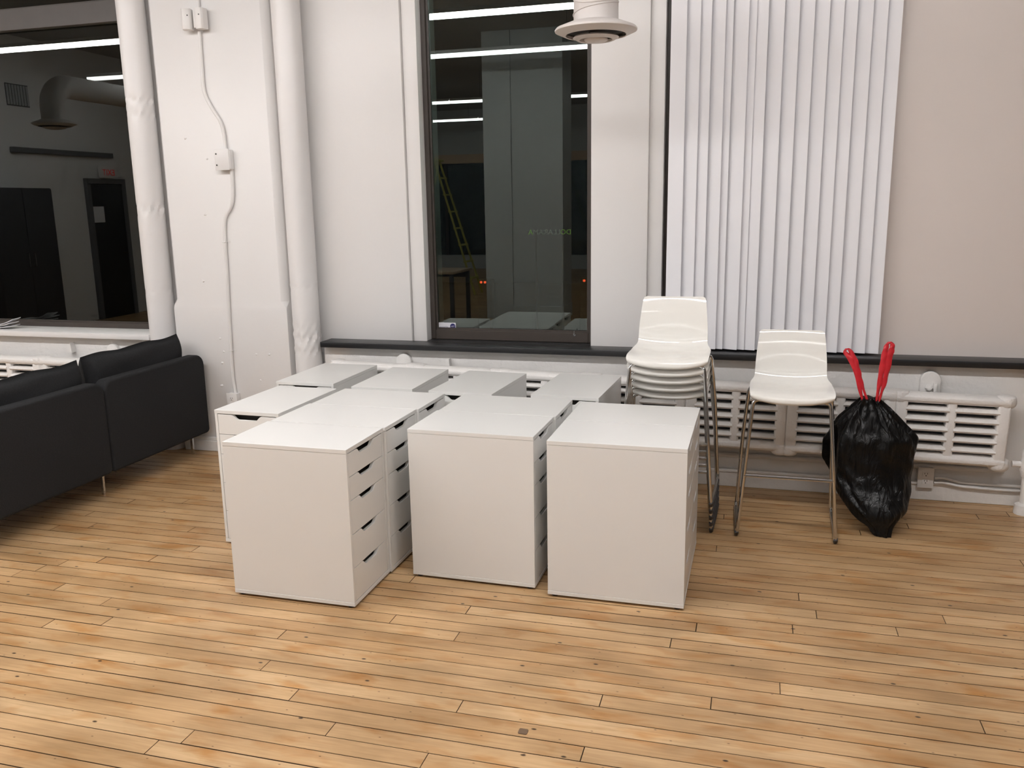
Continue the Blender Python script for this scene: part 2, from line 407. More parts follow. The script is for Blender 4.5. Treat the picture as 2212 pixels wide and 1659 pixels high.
# ---- doors and fittings of the left wall (seen mirrored in the glass)
d = structure(empty('door_1', (XL, -.925, 0)))
MB().box(0.0, .045, -.34, .34, 0, 2.06).build('door_leaf', 'door_dark', d, bevel=0.003)
fr_ = MB(); fr_.box(0, .06, -.42, -.345, 0, 2.14); fr_.box(0, .06, .345, .42, 0, 2.14); fr_.box(0, .06, -.345, .345, 2.065, 2.14)
fr_.build('door_frame', 'grille_dark', d)
MB().tube([(.045, -.27, 1.0), (.09, -.27, 1.0), (.09, -.17, 1.0)], .011, 8).build('handle', 'chrome', d, smooth=True)
structure(MB().box(XL, XL + .05, -1.15, .78, 2.46, 2.53).build('trim_5', 'grille_dark'))
tag(MB().box(XL + .0455, XL + .0475, -.82, -.52, 1.48, 1.72).build('notice_sheet', 'paper'), 'white paper notice taped to the dark door', 'paper')
ex = thing('exit_sign', 'small red lit exit sign above the dark door', 'sign', (XL + .065, -.93, 2.235))
MB().box(-.005, .05, -.16, .16, -.085, .085).build('housing', 'white_plastic', ex, bevel=.006)
t = link('lettering', text_mesh('lettering', 'EXIT', .13, 'exit_red', .001, 'CENTER'), ex); t.matrix_local = Matrix(((0, 0, 1, .052), (1, 0, 0, 0), (0, 1, 0, -.045), (0, 0, 0, 1)))
vg = thing('wall_vent', 'grey louvred vent grille high on the side wall', 'vent', (XL, .54, 3.22))
MB().box(0, .012, -.19, .19, -.145, .145).build('backing', 'grille_dark', vg)
for i in range(8):
    y = -.17 + i * .048
    MB().prism([(y, -.13), (y + .02, -.13), (y + .02, .13), (y, .13)], .013, .03, 'x').build('louvre', 'column_paint', vg)
cb = thing('storage_cabinet', 'tall dark metal storage cabinet against the side wall', 'cabinet', (XL + .272, 1.19, 0))
MB().box(-.25, .23, -.50, .50, .06, 1.97).build('body', 'dark_cabinet', cb, bevel=.004)
for s in (-1, 1):
    dd = MB().box(.231, .25, min(s * .004, s * .495), max(s * .004, s * .495), .07, 1.96).build('door', 'dark_cabinet', cb, bevel=.003)
    MB().tube([(.25, s * .05, .95), (.285, s * .05, .95), (.285, s * .05, 1.12), (.25, s * .05, 1.12)], .006, 8).build('handle', 'chrome', dd)
MB().box(-.24, .20, -.49, .49, 0, .06).build('plinth', 'black_foot', cb)
cm = MB(); cm.box(-3.78, -3.372, -2.1, -1.5, 0, ZC); cm.box(-3.37, -2.63, -2.1, -1.515, 0, ZC); cm.box(-3.37, -2.62, -2.11, -1.49, 0, .2)
structure(cm.build('wall_column', 'column_paint', bevel=.004, seg=1))

# ================================================================== LAMPS
LZ = 3.48
def lamp_row(y, x0, x1, n, where, lens='lamp_lens'):
    L = (x1 - x0) / n
    for i in range(n):
        xm = x0 + (i + .5) * L; h = L / 2 - .006
        which = ('end nearest the exit door', 'middle of the row', 'end farthest from the exit door')[i]
        e = thing('ceiling_lamp', 'linear ceiling lamp ' + where + ', ' + which, 'lamp', (xm, y, LZ), group='linear ceiling lamps')
        MB().prism([(-.055, .055), (-.075, .04), (-.062, .0555), (.062, .0555), (.075, .04), (.055, .055), (.05, .075), (-.05, .075)][2:5] + [(.05, .085), (-.05, .085), (-.075, .04)], -h, h, 'x').build('housing', 'white_plastic', e)
        pr = [(.05 * math.cos(a) * 1.05, .05 + .052 * math.sin(a)) for a in (math.pi + math.pi * k / 10 for k in range(11))]
        MB().prism(pr, -h + .01, h - .01, 'x').build('lens', lens, e)
        for s in (-1, 1):
            MB().tube([(s * h * .7, 0, .085), (s * h * .7, 0, ZC - LZ)], .004, 6).build('hanger', 'chrome', e)
lamp_row(1.95, -9.3, 2.05, 3, 'in the row nearest the windows')
lamp_row(-0.27, -9.3, 2.05, 3, 'in the second row from the windows', 'lamp_lens_dimmed')
lamp_row(-5.08, -9.3, 2.05, 3, 'in the row beyond the column', 'lamp_lens_dimmed')
lamp_row(-8.42, -9.3, -4.4, 3, 'in the row by the street glazing', 'lamp_lens_dimmed')

# ================================================================== PIPES
def riser(name, x, y, r, label, creases):
    rings = []; n = 40; zs = [i * .0125 for i in range(int(ZC / .0125) + 1)]
    rg = random.Random(int(abs(x) * 100))
    ph = [rg.uniform(0, 6.28) for _ in range(6)]
    for z in zs:
        ring = []
        for k in range(n):
            a = 2 * math.pi * k / n
            d_ = .0012 * math.sin(3 * a + z * 2 + ph[0]) + .001 * math.sin(5 * a - z * 3.1 + ph[1])
            for cz, am, wd in creases:
                t_ = (z - cz) / wd
                d_ += am * math.exp(-t_ * t_) * (.55 * math.sin(6 * a + ph[2] + t_) + .6 * math.sin(11 * a + ph[3] - t_ * 2) - .35)
            ring.append((x + (r + d_) * math.cos(a), y + (r + d_) * math.sin(a), z))
        rings.append(ring)
    o = MB().loft(rings).build(name, 'pipe_paint', smooth=True); return tag(o, label, 'pipe')
riser('riser_pipe', -2.823, 5.035, .0877, 'thick white wrapped riser pipe between pillar and the end of the black sill', [(.83, .010, .04), (.74, .008, .03), (1.16, .006, .018), (.90, .006, .03)])
riser('riser_pipe', -3.956, 5.062, .089, 'thick white wrapped riser pipe between pillar and the white window sill', [(2.37, .008, .025), (1.67, .010, .04), (2.28, .006, .03), (1.12, .005, .015)])

# conduit, boxes, sensors on the pillar
tag(MB().tube(spline([(-3.436, 5.028, 2.765), (-3.438, 5.028, 2.68), (-3.442, 5.028, 2.50), (-3.437, 5.028, 2.39), (-3.394, 5.028, 2.30), (-3.33, 5.028, 2.19), (-3.316, 5.028, 2.035)]), .0115, 10).build('conduit', 'wall_paint', smooth=True),
    'painted white conduit on the pillar running from sensors down to junction box', 'conduit')
tag(MB().tube(spline([(-3.415, 5.028, ZC), (-3.424, 5.028, 3.2), (-3.43, 5.028, 2.895)]), .0115, 10).build('conduit', 'wall_paint', smooth=True),
    'painted white conduit on the pillar rising from the sensors to the ceiling', 'conduit')
tag(MB().tube(spline([(-3.286, 5.028, 1.92), (-3.290, 5.028, 1.77), (-3.311, 5.028, 1.68), (-3.365, 5.028, 1.60), (-3.379, 5.028, 1.46), (-3.385, 5.028, 1.25), (-3.393, 5.028, 1.05), (-3.404, 5.028, .72), (-3.407, 5.028, .55), (-3.398, 5.028, .425)]), .0115, 10).build('conduit', 'wall_paint', smooth=True),
    'painted white conduit on the pillar running from junction box down to the outlet', 'conduit')
for z, x, lb in ((1.45, -3.381, 'upper small white strap holding the conduit to the pillar'), (.72, -3.405, 'lower small white strap holding the conduit to the pillar')):
    c = thing('conduit_strap', lb, 'strap', (x, 5.04, z), group='conduit straps')
    MB().tube([(-.0135, 0, 0), (-.0135, -.016, 0), (-.008, -.0255, 0), (.008, -.0255, 0), (.0135, -.016, 0), (.0135, 0, 0)], .003, 6).build('saddle', 'wall_paint', c)
    MB().box(.012, .034, -.003, 0, -.007, .007).build('tab', 'wall_paint', c)
jb = thing('junction_box', 'square white painted junction box on the pillar between two conduits', 'junction box', (-3.324, 5.04, 1.975))
MB().box(-.052, .055, -.045, -.0005, -.062, .062).build('box_body', 'wall_paint', jb, bevel=.006)
MB().box(-.056, .050, -.050, -.0455, -.066, .066).build('cover', 'wall_paint', jb, bevel=.002)
for z in (-.034, .036): MB().lathe([(.0001, 0), (.005, 0), (.005, .003), (.0001, .003)], 0, 0, 10).build('screw', 'outlet_slot', jb).matrix_local = Matrix(((1, 0, 0, -.042), (0, 0, -1, -.0502), (0, 1, 0, z), (0, 0, 0, 1)))
def outlet(name, x, y, z, label, wd=.082, ht=.118, dp=.045):
    o = thing(name, label, 'outlet', (x, y, z))
    MB().box(-wd / 2 + .004, wd / 2 - .004, -dp, 0, -ht / 2 + .004, ht / 2 - .004).build('back_box', 'wall_paint', o, bevel=.004)
    MB().box(-wd / 2, wd / 2, -dp - .006, -dp, -ht / 2, ht / 2).build('cover_plate', 'white_plastic', o, bevel=.003)
    for s in (-1, 1):
        r_ = MB().box(-.017, .017, -dp - .008, -dp - .006, s * .021 - .0145, s * .021 + .0145).build('receptacle', 'white_plastic', o, bevel=.004)
        g = MB(); yy = -dp - .0084
        g.box(-.008, -.0055, yy, yy + .002, s * .021, s * .021 + .009); g.box(.0055, .008, yy, yy + .002, s * .021, s * .021 + .009)
        g.box(-.0025, .0025, yy, yy + .002, s * .021 - .010, s * .021 - .005); g.build('slots', 'outlet_slot', r_)
    return o
outlet('wall_outlet', -3.405, 5.04, .372, 'white double outlet at the foot of the pillar conduit')
outlet('wall_outlet', .966, 5.062, .137, 'white double outlet under the radiator beside the trash bag')
sn = thing('alarm_sensor', 'pair of white alarm sensors joined by bracket high on the pillar', 'sensor', (-3.437, 5.04, 2.83))
for nm, x, ang, y in (('sensor', -.052, .30, -.055), ('sensor', .042, -.12, -.05)):
    pr = [(-.031, .03), (-.031, -.012), (-.022, -.024), (0, -.029), (.022, -.024), (.031, -.012), (.031, .03)]
    o = MB().prism(pr, -.062, .062, 'z').build(nm, 'white_plastic', sn, bevel=.003); o.location = (x, y, 0); o.rotation_euler = (0, 0, ang)
    MB().lathe([(.0001, 0), (.004, 0), (.004, .002), (.0001, .002)], 0, 0, 10).build('lens_dot', 'outlet_slot', o).matrix_local = Matrix(((1, 0, 0, .012), (0, 0, -1, -.0275), (0, 1, 0, .02), (0, 0, 0, 1)))
MB().box(-.012, .008, -.05, 0, -.05, .05).build('bracket', 'white_plastic', sn, bevel=.002)

# ================================================================== RADIATORS
SL = 0.556      # one cast-iron section
def section_meshes():
    b = MB()
    b.cylx(.0, SL, 0, .355, .055, .030, 18); b.cylx(.0, SL, 0, .028, .055, .030, 18)      # headers
    for x in (.030, SL - .030):                                                            # end columns
        b.loft([[(x - .030 if k in (0, 3) else x + .030, y, z) for k, y in ((0, -.045), (1, -.045), (2, .045), (3, .045))] for z in (.03, .355)])
    b.loft([[(SL / 2 + sx * .024, y, z) for sx, y in ((-1, -.04), (1, -.04), (1, .04), (-1, .04))] for z in (.03, .355)])
    for x in (.022, SL - .022):                                                            # knuckles
        for z in (.018, .362):
            b.lathe([(.0, z - .040), (.040, z - .038), (.054, z - .02), (.054, z + .012), (.044, z + .027), (.0, z + .029)], x, 0, 14)
    body = b.mesh('section', 'radiator_paint', bevel=.010, seg=2, angle=60)
    bars = MB(); wl = SL / 2 - .024 - .060
    bars.loft([[(x, .050 * math.cos(a), 0.0168 * math.sin(a)) for a in (2 * math.pi * k / 12 for k in range(12))] for x in (0, wl + .02)])
    bar = bars.mesh('louvre_bar', 'radiator_paint', smooth=True)
    back = MB().box(.03, SL - .03, .05, .056, .03, .35).mesh('slot_shade_plate', 'grille_dark')  # dark sheet added for the shade seen between the bars
    return body, bar, back, wl
SB, SBAR, SBACK, WLEN = section_meshes()
def radiator(label, x_right, zc, n, tilt, y=4.925):
    e = thing('radiator', label, 'radiator', (x_right, y, zc)); e.rotation_euler = (0, tilt, 0)
    for i in range(n):
        s = link('section', SB, e, (-(i + 1) * SL, 0, 0))
        link('slot_shade_plate', SBACK, s)
        for x0 in (.050, SL / 2 + .014):
            for j in range(5):
                link('louvre_bar', SBAR, s, (x0, 0, .0835 + j * .0535))
    return e
RT = R(0.95)
radiator('long white cast-iron wall radiator under the black sill', 1.315, .252, 7, RT)
radiator('white cast-iron wall radiator under the white sill behind the sofa', -4.33, .262, 4, R(0.2))
vv = thing('radiator_valve', 'white radiator valve and supply pipe beside the outlet cable', 'valve', (1.36, 4.925, .0))
MB().tube([(-.0, 0, .272), (.05, 0, .272)], .017, 12).build('union_nut', 'radiator_paint', vv, smooth=True)
MB().lathe([(.0, .2), (.026, .205), (.036, .24), (.038, .28), (.030, .31), (.032, .34), (.018, .37), (.0, .375)], .075, 0, 16).build('valve_body', 'radiator_paint', vv, smooth=True)
MB().tube([(.075, 0, .215), (.078, 0, .0)], .021, 12).build('supply_pipe', 'radiator_paint', vv, smooth=True)
MB().lathe([(.022, .0), (.048, .0), (.044, .05), (.022, .06)], .078, 0, 16).build('floor_collar', 'radiator_paint', vv, smooth=True)
for x, lb in ((.952, 'round-topped white radiator bracket on the wall above the outlet'), (-2.145, 'round-topped white radiator bracket on the wall behind the cabinets'), (-4.375, 'round-topped white radiator bracket on the wall behind the sofa')):
    b = thing('radiator_bracket', lb, 'bracket', (x, 5.065, .60), group='radiator brackets')
    pr = [(-.052, -.1), (.052, -.1)] + [(.052 * math.cos(a), .085 + .052 * math.sin(a)) for a in (math.pi * k / 12 for k in range(13))]
    MB().prism(pr, -.034, 0, 'y').build('plate', 'wall_rough', b, bevel=.006)
    MB().lathe([(.0, .045), (.020, .045), (.022, .07), (.013, .085), (.0, .087)], 0, 0, 6).build('bolt', 'wall_rough', b, bevel=.002).matrix_local = Matrix(((1, 0, 0, -.006), (0, 0, -1, .03), (0, 1, 0, .045), (0, 0, 0, 1)))
    MB().box(.014, .030, -.062, -.034, .02, .075).build('lug', 'wall_rough', b, bevel=.004)
for x, z, lb in ((-1.846, .64, 'small white wedge-shaped cleat on the wall behind the cabinets'), (-4.735, .665, 'small white wedge-shaped cleat on the wall behind the sofa')):
    tag(MB().prism([(-.02, 0), (.02, 0), (.014, .075)], 5.02, 5.064, 'y').build('wall_cleat', 'wall_rough'), lb, 'cleat').location = (x, 0, z)
# cables along the lower wall on the right
for i, (dz, lb) in enumerate(((0.0, 'upper white painted cable leaving the outlet beside the trash bag'), (-.034, 'lower white painted cable leaving the outlet beside the trash bag'))):
    tag(MB().tube(spline([(1.012, 5.02, .137 + dz * .8), (1.06, 5.02, .140 + dz * .8), (1.14, 5.017, .124 + dz * .7), (1.22, 5.017, .121 + dz * .7), (1.32, 5.017, .120 + dz * .75), (1.9, 5.017, .120 + dz * .75)]), .0075, 8).build('cable', 'wall_paint', smooth=True), lb, 'cable', 'cables at the outlet')

# ================================================================== BLINDS
vb = thing('vertical_blind', 'white vertical blind with seventeen hanging vanes over the window', 'blind', (.10, 5.105, .815))
VX = [-0.490, -0.409, -0.335, -0.276, -0.202, -0.162, -0.080, -0.040, 0.020, 0.102, 0.178, 0.254, 0.329, 0.400, 0.466, 0.542, 0.614, 0.684]
for i in range(17):
    x0, x1 = VX[i], VX[i + 1]
    wv = .089; vis = x1 - x0
    # right edge proud of the next vane; width stays the standard vane width
    tilt = -R(12)
    ring = []
    m_ = MB(); prof = []
    for k in range(9):
        t = k / 8; xx = x1 - .10 + t * wv + .011; yy = .018 - .036 * t - .005 * math.sin(math.pi * t)
        prof.append((xx - .10, yy))
    if vis < .05: prof = [(a, b + .010) for a, b in prof]
    pr = prof + [(a, b + .0012) for a, b in reversed(prof)]
    m_.prism(pr, 0, 2.40, 'z').build('vane', 'blind_vane', vb, smooth=True)
MB().box(-.62, .62, -.03, .03, 2.40, 2.45).build('headrail', 'white_plastic', vb)
for s in (-.58, .58): MB().box(s - .015, s + .015, -.03, .055, 2.45, 2.455).build('mount', 'white_plastic', vb)

# ================================================================== DUCT DIFFUSERS
def diffuser(x, y, z, label, y_end):
    e = thing('air_diffuser', label, 'air diffuser', (x, y, z))
    MB().lathe([(.105, .045), (.125, .043), (.190, .018), (.1965, .010), (.1955, .004), (.150, -.016), (.144, -.015), (.145, -.002), (.182, .016), (.105, .040)], 0, 0, 56).build('outer_cone', 'duct_paint', e, smooth=True, angle=50)
    MB().lathe([(.102, -.018), (.110, -.026), (.086, -.038), (.079, -.036), (.076, -.018)], 0, 0, 48).build('middle_ring', 'duct_paint', e, smooth=True, angle=50)
    MB().lathe([(.0, -.045), (.046, -.044), (.055, -.039), (.057, -.033), (.050, -.024), (.0, -.020)], 0, 0, 40).build('centre_disc', 'duct_paint', e, smooth=True, angle=50)
    for k in range(3):
        a = k * 2.094 + .4
        MB().tube([(.05 * math.cos(a), .05 * math.sin(a), -.030), (.146 * math.cos(a), .146 * math.sin(a), -.010)], .0035, 6).build('spoke', 'throat_shade', e)
    MB().lathe([(.0, .018), (.144, .014), (.144, .004), (.0, .0)], 0, 0, 32).build('throat_shade_disc', 'throat_shade', e, smooth=True)  # black disc closing the duct stands in for the shade inside it
    # neck, elbow and horizontal run away from the windows
    pts = [(0, 0, .03), (0, 0, .16)]
    for k in range(1, 9):
        a = math.pi / 2 * k / 8; pts.append((0, -.20 + .20 * math.cos(a), .16 + .20 * math.sin(a)))
    pts.append((0, y_end - y, .36))
    MB().tube(pts, .106, 32).build('duct', 'duct_paint', e, smooth=True, angle=50)
    sp = []
    for k in range(33):
        a = math.pi * 1.02 + math.pi * .98 * k / 32
        sp.append((.107 * math.cos(a), .107 * math.sin(a), .075 + .052 * (k / 32)))
    MB().tube(sp, .0035, 6).build('spiral_seam', 'duct_paint', e, smooth=True)
    sp = []
    for k in range(33):
        a = math.pi * 1.02 + math.pi * .96 * k / 32
        sp.append((.107 * math.cos(a), .107 * math.sin(a), .155 - .04 * math.sin(math.pi * k / 32)))
    MB().tube(sp, .003, 6).build('elbow_seam', 'duct_paint', e, smooth=True)
diffuser(-.772, 4.30, 2.462, 'round grey-white ceiling air diffuser on a duct in front of the pier', 0.2)
diffuser(-6.40, 3.62, 2.462, 'round air diffuser on a duct over the sofa, seen mirrored in glass', 0.2)

# ================================================================== DRAWER CABINETS
CW, CD_, CH, ZB = .36, .58, .70, .011
def cabinet_proto():
    e = empty('drawer_cabinet')
    tp = .0175
    MB().box(-CW / 2, CW / 2, -CD_ / 2, CD_ / 2, CH - tp, CH).build('top_panel', 'cabinet_white', e, bevel=.0008, seg=1)
    MB().box(-CW / 2, CW / 2, -CD_ / 2, CD_ / 2, ZB, ZB + .0165).build('bottom_panel', 'cabinet_white', e, bevel=.0008, seg=1)
    za, zb = ZB + .0172, CH - tp - .0008
    for s in (-1, 1):
        xs = sorted((s * (CW / 2 - .0008), s * (CW / 2 - .0155)))
        MB().box(xs[0], xs[1], -CD_ / 2 + .0006, CD_ / 2 - .0006, za, zb).build('side_panel', 'cabinet_white', e, bevel=.0006, seg=1)
    MB().box(-CW / 2 + .016, CW / 2 - .016, CD_ / 2 - .010, CD_ / 2 - .0015, za, zb).build('back_panel', 'cabinet_white', e)
    hs = [.152, .152, .152, .1045, .1045]; z = za + .001
    dw = CW / 2 - .0155 - .0024
    yf = -CD_ / 2 + .001
    tot = sum(hs); k_ = (zb - .002 - z) / tot
    for h in hs:
        h *= k_
        z0, z1 = z + .0012, z + h - .0014
        pr = [(-dw, z0), (dw, z0), (dw, z1)]
        half = [(.084, 0), (.079, .0012), (.074, .0040), (.0685, .0090), (.063, .0145), (.058, .0192), (.0535, .0222), (.049, .0235)]
        pr += [(a, z1 - b) for a, b in half] + [(-a, z1 - b) for a, b in reversed(half)] + [(-dw, z1)]
        dr = MB().prism(pr, yf, yf + .016, 'y').build('drawer_front', 'cabinet_white', e, bevel=.0007, seg=1)
        z += h
    MB().box(-dw, dw, yf + .045, yf + .05, za + .01, zb - .002).build('void_shade_sheet', 'cabinet_void_shade', e)  # dark sheet behind the scoops stands in for shade in the hollow
    for sx in (-1, 1):
        for sy in (-1, 1):
            MB().lathe([(.0, 0), (.014, 0), (.014, ZB), (.0, ZB)], sx * .155, sy * .262, 12).build('foot', 'black_foot', e)
    return e
CAB = [  # x, y, turn, label
    (-1.858, 3.230, 89.65, 'white five-drawer cabinet at the open-floor end of the column of three nearest the sofa'),
    (-1.846, 3.597, 89.2, 'white drawer cabinet in the middle of the column of three, wedged between two units'),
    (-1.830, 3.960, 89.1, 'white drawer cabinet at the radiator end of the column of three'),
    (-1.160, 3.590, 88.9, 'white drawer cabinet at the open-floor end of the middle pair'),
    (-1.146, 3.953, 89.3, 'white drawer cabinet at the radiator end of the middle pair'),
    (-0.515, 3.539, 89.75, 'white drawer cabinet at the open-floor end of the pair closest to the stools'),
    (-0.513, 3.905, 89.5, 'white drawer cabinet at the radiator end of the pair closest to the stools'),
    (-2.346, 3.843, -1.4, 'white drawer cabinet standing alone beside the sofa, drawers towards the open floor'),
    (-2.415, 4.533, -0.3, 'white drawer cabinet against the radiator next to the wrapped pipe and pillar'),
    (-1.927, 4.487, 0.2, 'second white drawer cabinet along the radiator counted from the wrapped pipe'),
    (-1.450, 4.460, -3.6, 'third white drawer cabinet along the radiator counted from the wrapped pipe, slightly askew'),
    (-0.896, 4.483, -2.8, 'white drawer cabinet against the radiator next to the stack of stools'),
]
proto = cabinet_proto()
for i, (x, y, a, lb) in enumerate(CAB):
    o = proto if i == 0 else copy_tree(proto)
    o.location = (x, y, 0); o.rotation_euler = (0, 0, R(a)); tag(o, lb, 'cabinet', 'white drawer cabinets')

# ================================================================== BAR STOOLS
def stool_proto():
    """origin on the floor, under the seat centre; front towards -Y"""
    e = empty('bar_stool')
    # centre-line profile (y, z), half width, edge lift
    prof = [(-.194, .686, .168, .0), (-.201, .697, .184, .002), (-.199, .712, .193, .004), (-.187, .726, .198, .006), (-.160, .735, .200, .008), (-.11, .736, .201, .010),
            (-.05, .733, .201, .012), (.01, .730, .200, .014), (.06, .730, .199, .016), (.090, .735, .193, .017), (.116, .750, .183, .016), (.131, .772, .178, .013), (.140, .80, .177, .010),
            (.147, .84, .176, .008), (.155, .88, .173, .006), (.165, .92, .169, .005), (.178, .96, .165, .004), (.188, .985, .161, .003), (.193, .996, .155, .002), (.196, 1.001, .142, .001)]
    P = spline([(p[0], p[1], p[2]) for p in prof], 4); Lf = spline([(p[3], 0, 0) for p in prof], 4)
    n = 20; top = []
    for i, p in enumerate(P):
        q = P[min(i + 1, len(P) - 1)]; r0 = P[max(i - 1, 0)]
        t = Vector((0, q.x - r0.x, q.y - r0.y)).normalized(); nn = Vector((0, -t.z, t.y))     # normal: up on the seat, forward on the back
        row = []
        for k in range(n + 1):
            u = -1 + 2 * k / n
            s = math.copysign(abs(u) ** .92, u)
            fl_ = max(0.0, 1 - i / 15.0)                     # front lip: corners rounded back and up
            row.append((Vector((s * p.z, p.x + .030 * fl_ * u ** 4 + .008 * fl_ * u * u, p.y + .013 * fl_ * u * u)) + nn * Lf[i].x * (u * u) * 1.0, nn))
        top.append(row)
    b = MB(); W_ = n + 1
    for row in top: b.v += [tuple(v) for v, nn in row]
    off = len(b.v)
    for row in top: b.v += [tuple(v - nn * .0085) for v, nn in row]
    M_ = len(top)
    for i in range(M_ - 1):
        for k in range(n):
            b.f.append((i * W_ + k, i * W_ + k + 1, (i + 1) * W_ + k + 1, (i + 1) * W_ + k))
            b.f.append((off + i * W_ + k, off + (i + 1) * W_ + k, off + (i + 1) * W_ + k + 1, off + i * W_ + k + 1))
        b.f.append((i * W_, (i + 1) * W_, off + (i + 1) * W_, off + i * W_)); b.f.append((i * W_ + n, off + i * W_ + n, off + (i + 1) * W_ + n, (i + 1) * W_ + n))
    for k in range(n):
        b.f.append((k, off + k, off + k + 1, k + 1)); i = (M_ - 1) * W_; b.f.append((i + k, i + k + 1, off + i + k + 1, off + i + k))
    b.build('seat_shell', 'stool_shell', e, smooth=True, angle=70)
    r = .0095
    for s in (-1, 1):
        def F(*pts): return [(s * x, y, z) for x, y, z in pts]
        # front leg, floor runner and rear leg are one bent tube
        path = F((.06, -.140, .704), (.150, -.145, .700), (.172, -.150, .694), (.181, -.152, .682), (.184, -.154, .66), (.205, -.188, .40), (.232, -.222, .05), (.2345, -.219, .028), (.2355, -.205, .0155), (.236, -.18, .0125),
                 (.244, .0, .0125), (.248, .205, .0125), (.2485, .228, .017), (.247, .236, .035), (.245, .233, .06), (.225, .160, .45), (.207, .100, .655), (.204, .092, .690), (.197, .088, .706), (.180, .085, .711), (.06, .080, .7135))
        MB().tube(path, r, 12).build('leg_frame', 'chrome', e, smooth=True)
        gl = F((.2345, -.224, .030), (.2355, -.211, .0115), (.236, -.19, .0095), (.244, 0, .0095), (.248, .2, .0095))
        MB().tube([Vector(p) + Vector((s * .001, 0, 0)) for p in gl], .0125, 10, sq=.72).build('floor_glide', 'glide_grey', e, smooth=True)
    MB().tube([(-.212, -.198, .318), (.212, -.198, .318)], .0075, 10).build('footrest', 'chrome', e, smooth=True)
    for y in (-.141, .081): MB().tube([(-.06, y, .706), (.06, y, .706)], r, 10).build('seat_crossbar', 'chrome', e, smooth=True)
    return e
sp_ = stool_proto()
sp_.location = (.203, 4.465, 0)
tag(sp_, 'single white shell bar stool with chrome legs standing alone beside the trash bag', 'stool', 'white bar stools')
STK = ['bottom white bar stool of the stack of five', 'second bar stool from the bottom of the stack of five', 'middle bar stool of the stack of five', 'fourth bar stool from the bottom of the stack of five', 'topmost white bar stool of the stack of five, its whole backrest showing']
for i in range(5):
    o = copy_tree(sp_); o.location = (-.395, 4.475 - .029 * i, .0445 * i); tag(o, STK[i], 'stool', 'white bar stools')

# ================================================================== SOFA
so = thing('sofa', 'charcoal fabric sofa with thin chrome legs, its back turned to the cabinets', 'sofa', (-4.05, 4.05, 0))
def rrect(y0, y1, z0, z1, r, n=6):
    o = []
    for cx_, cz_, a0 in ((y1 - r[2], z1 - r[2], 0), (y0 + r[3], z1 - r[3], 90), (y0 + r[0], z0 + r[0], 180), (y1 - r[1], z0 + r[1], 270)):
        rr = {0: r[2], 90: r[3], 180: r[0], 270: r[1]}[a0]
        for k in range(n + 1):
            a = R(a0 + 90 * k / n); o.append((cx_ + rr * math.cos(a), cz_ + rr * math.sin(a)))
    return o
ox, oy = -4.05, 4.05
for y0, y1 in ((4.052, 4.998), (3.095, 4.045)):
    pr = rrect(y0 - oy, y1 - oy, .148, .700, (.02, .03, .075, .06))
    MB().prism(pr, -3.69 - ox, -3.60 - ox, 'x').build('back_panel', 'sofa_fabric', so, bevel=.018, seg=4)
MB().box(-4.48 - ox, -3.695 - ox, 3.10 - oy, 4.82 - oy, .15, .30).build('seat_base', 'sofa_fabric', so, bevel=.02, seg=3)
def pillow(name, y0, y1, z0, z1, xc, th, parent, lean=0.0):
    b = MB(); nu, nv = 28, 20; rows_ = []
    cyy, cz = (y0 + y1) / 2, (z0 + z1) / 2; hy, hz = (y1 - y0) / 2, (z1 - z0) / 2
    for sgn in (1, -1):
        off = len(b.v)
        for i in range(nu + 1):
            for j in range(nv + 1):
                u, v = -1 + 2 * i / nu, -1 + 2 * j / nv
                d_ = ((1 - abs(u) ** 5) * (1 - abs(v) ** 4)) ** .42
                wv = 1 + .05 * math.sin(5 * u + 2 * v) + .04 * math.sin(9 * v - 3 * u)
                pin = 1 - .045 * (1 - abs(v)) * (abs(u) ** 6) ; pin2 = 1 - .05 * (1 - u * u) * 0 - .02 * abs(v) ** 8 * (1 - abs(u) ** 3)
                zz = cz + hz * v * pin2 + .006 * math.sin(7 * u) * (abs(v) ** 3)
                b.v.append((xc - ox + sgn * th / 2 * d_ * wv - lean * (zz - z0), cyy - oy + hy * u * pin, zz))
        for i in range(nu):
            for j in range(nv):
                q = (off + i * (nv + 1) + j, off + (i + 1) * (nv + 1) + j, off + (i + 1) * (nv + 1) + j + 1, off + i * (nv + 1) + j + 1)
                b.f.append(q if sgn > 0 else q[::-1])
    me_o = b.build(name, 'sofa_fabric', parent, smooth=True, angle=180)
    bm = bmesh.new(); bm.from_mesh(me_o.data); bmesh.ops.remove_doubles(bm, verts=bm.verts, dist=.0005); bm.to_mesh(me_o.data); bm.free()
    return me_o
pillow('back_cushion', 4.085, 4.972, .44, .832, -3.775, .19, so, .02)
pillow('back_cushion', 3.13, 4.055, .44, .815, -3.775, .19, so, .02)
for y0, y1 in ((4.06, 4.83), (3.11, 4.05)):
    MB().box(-4.49 - ox, -3.80 - ox, y0 - oy, y1 - oy, .302, .445).build('seat_cushion', 'sofa_fabric', so, bevel=.03, seg=4)
for x in (-3.703, -4.42):
    for y in (4.055, 4.92 if x > -4 else 4.78, 3.17):
        MB().tube([(x - ox, y - oy, 0), (x - ox + .004, y - oy, .155)], .0115, 4).build('leg', 'chrome', so)

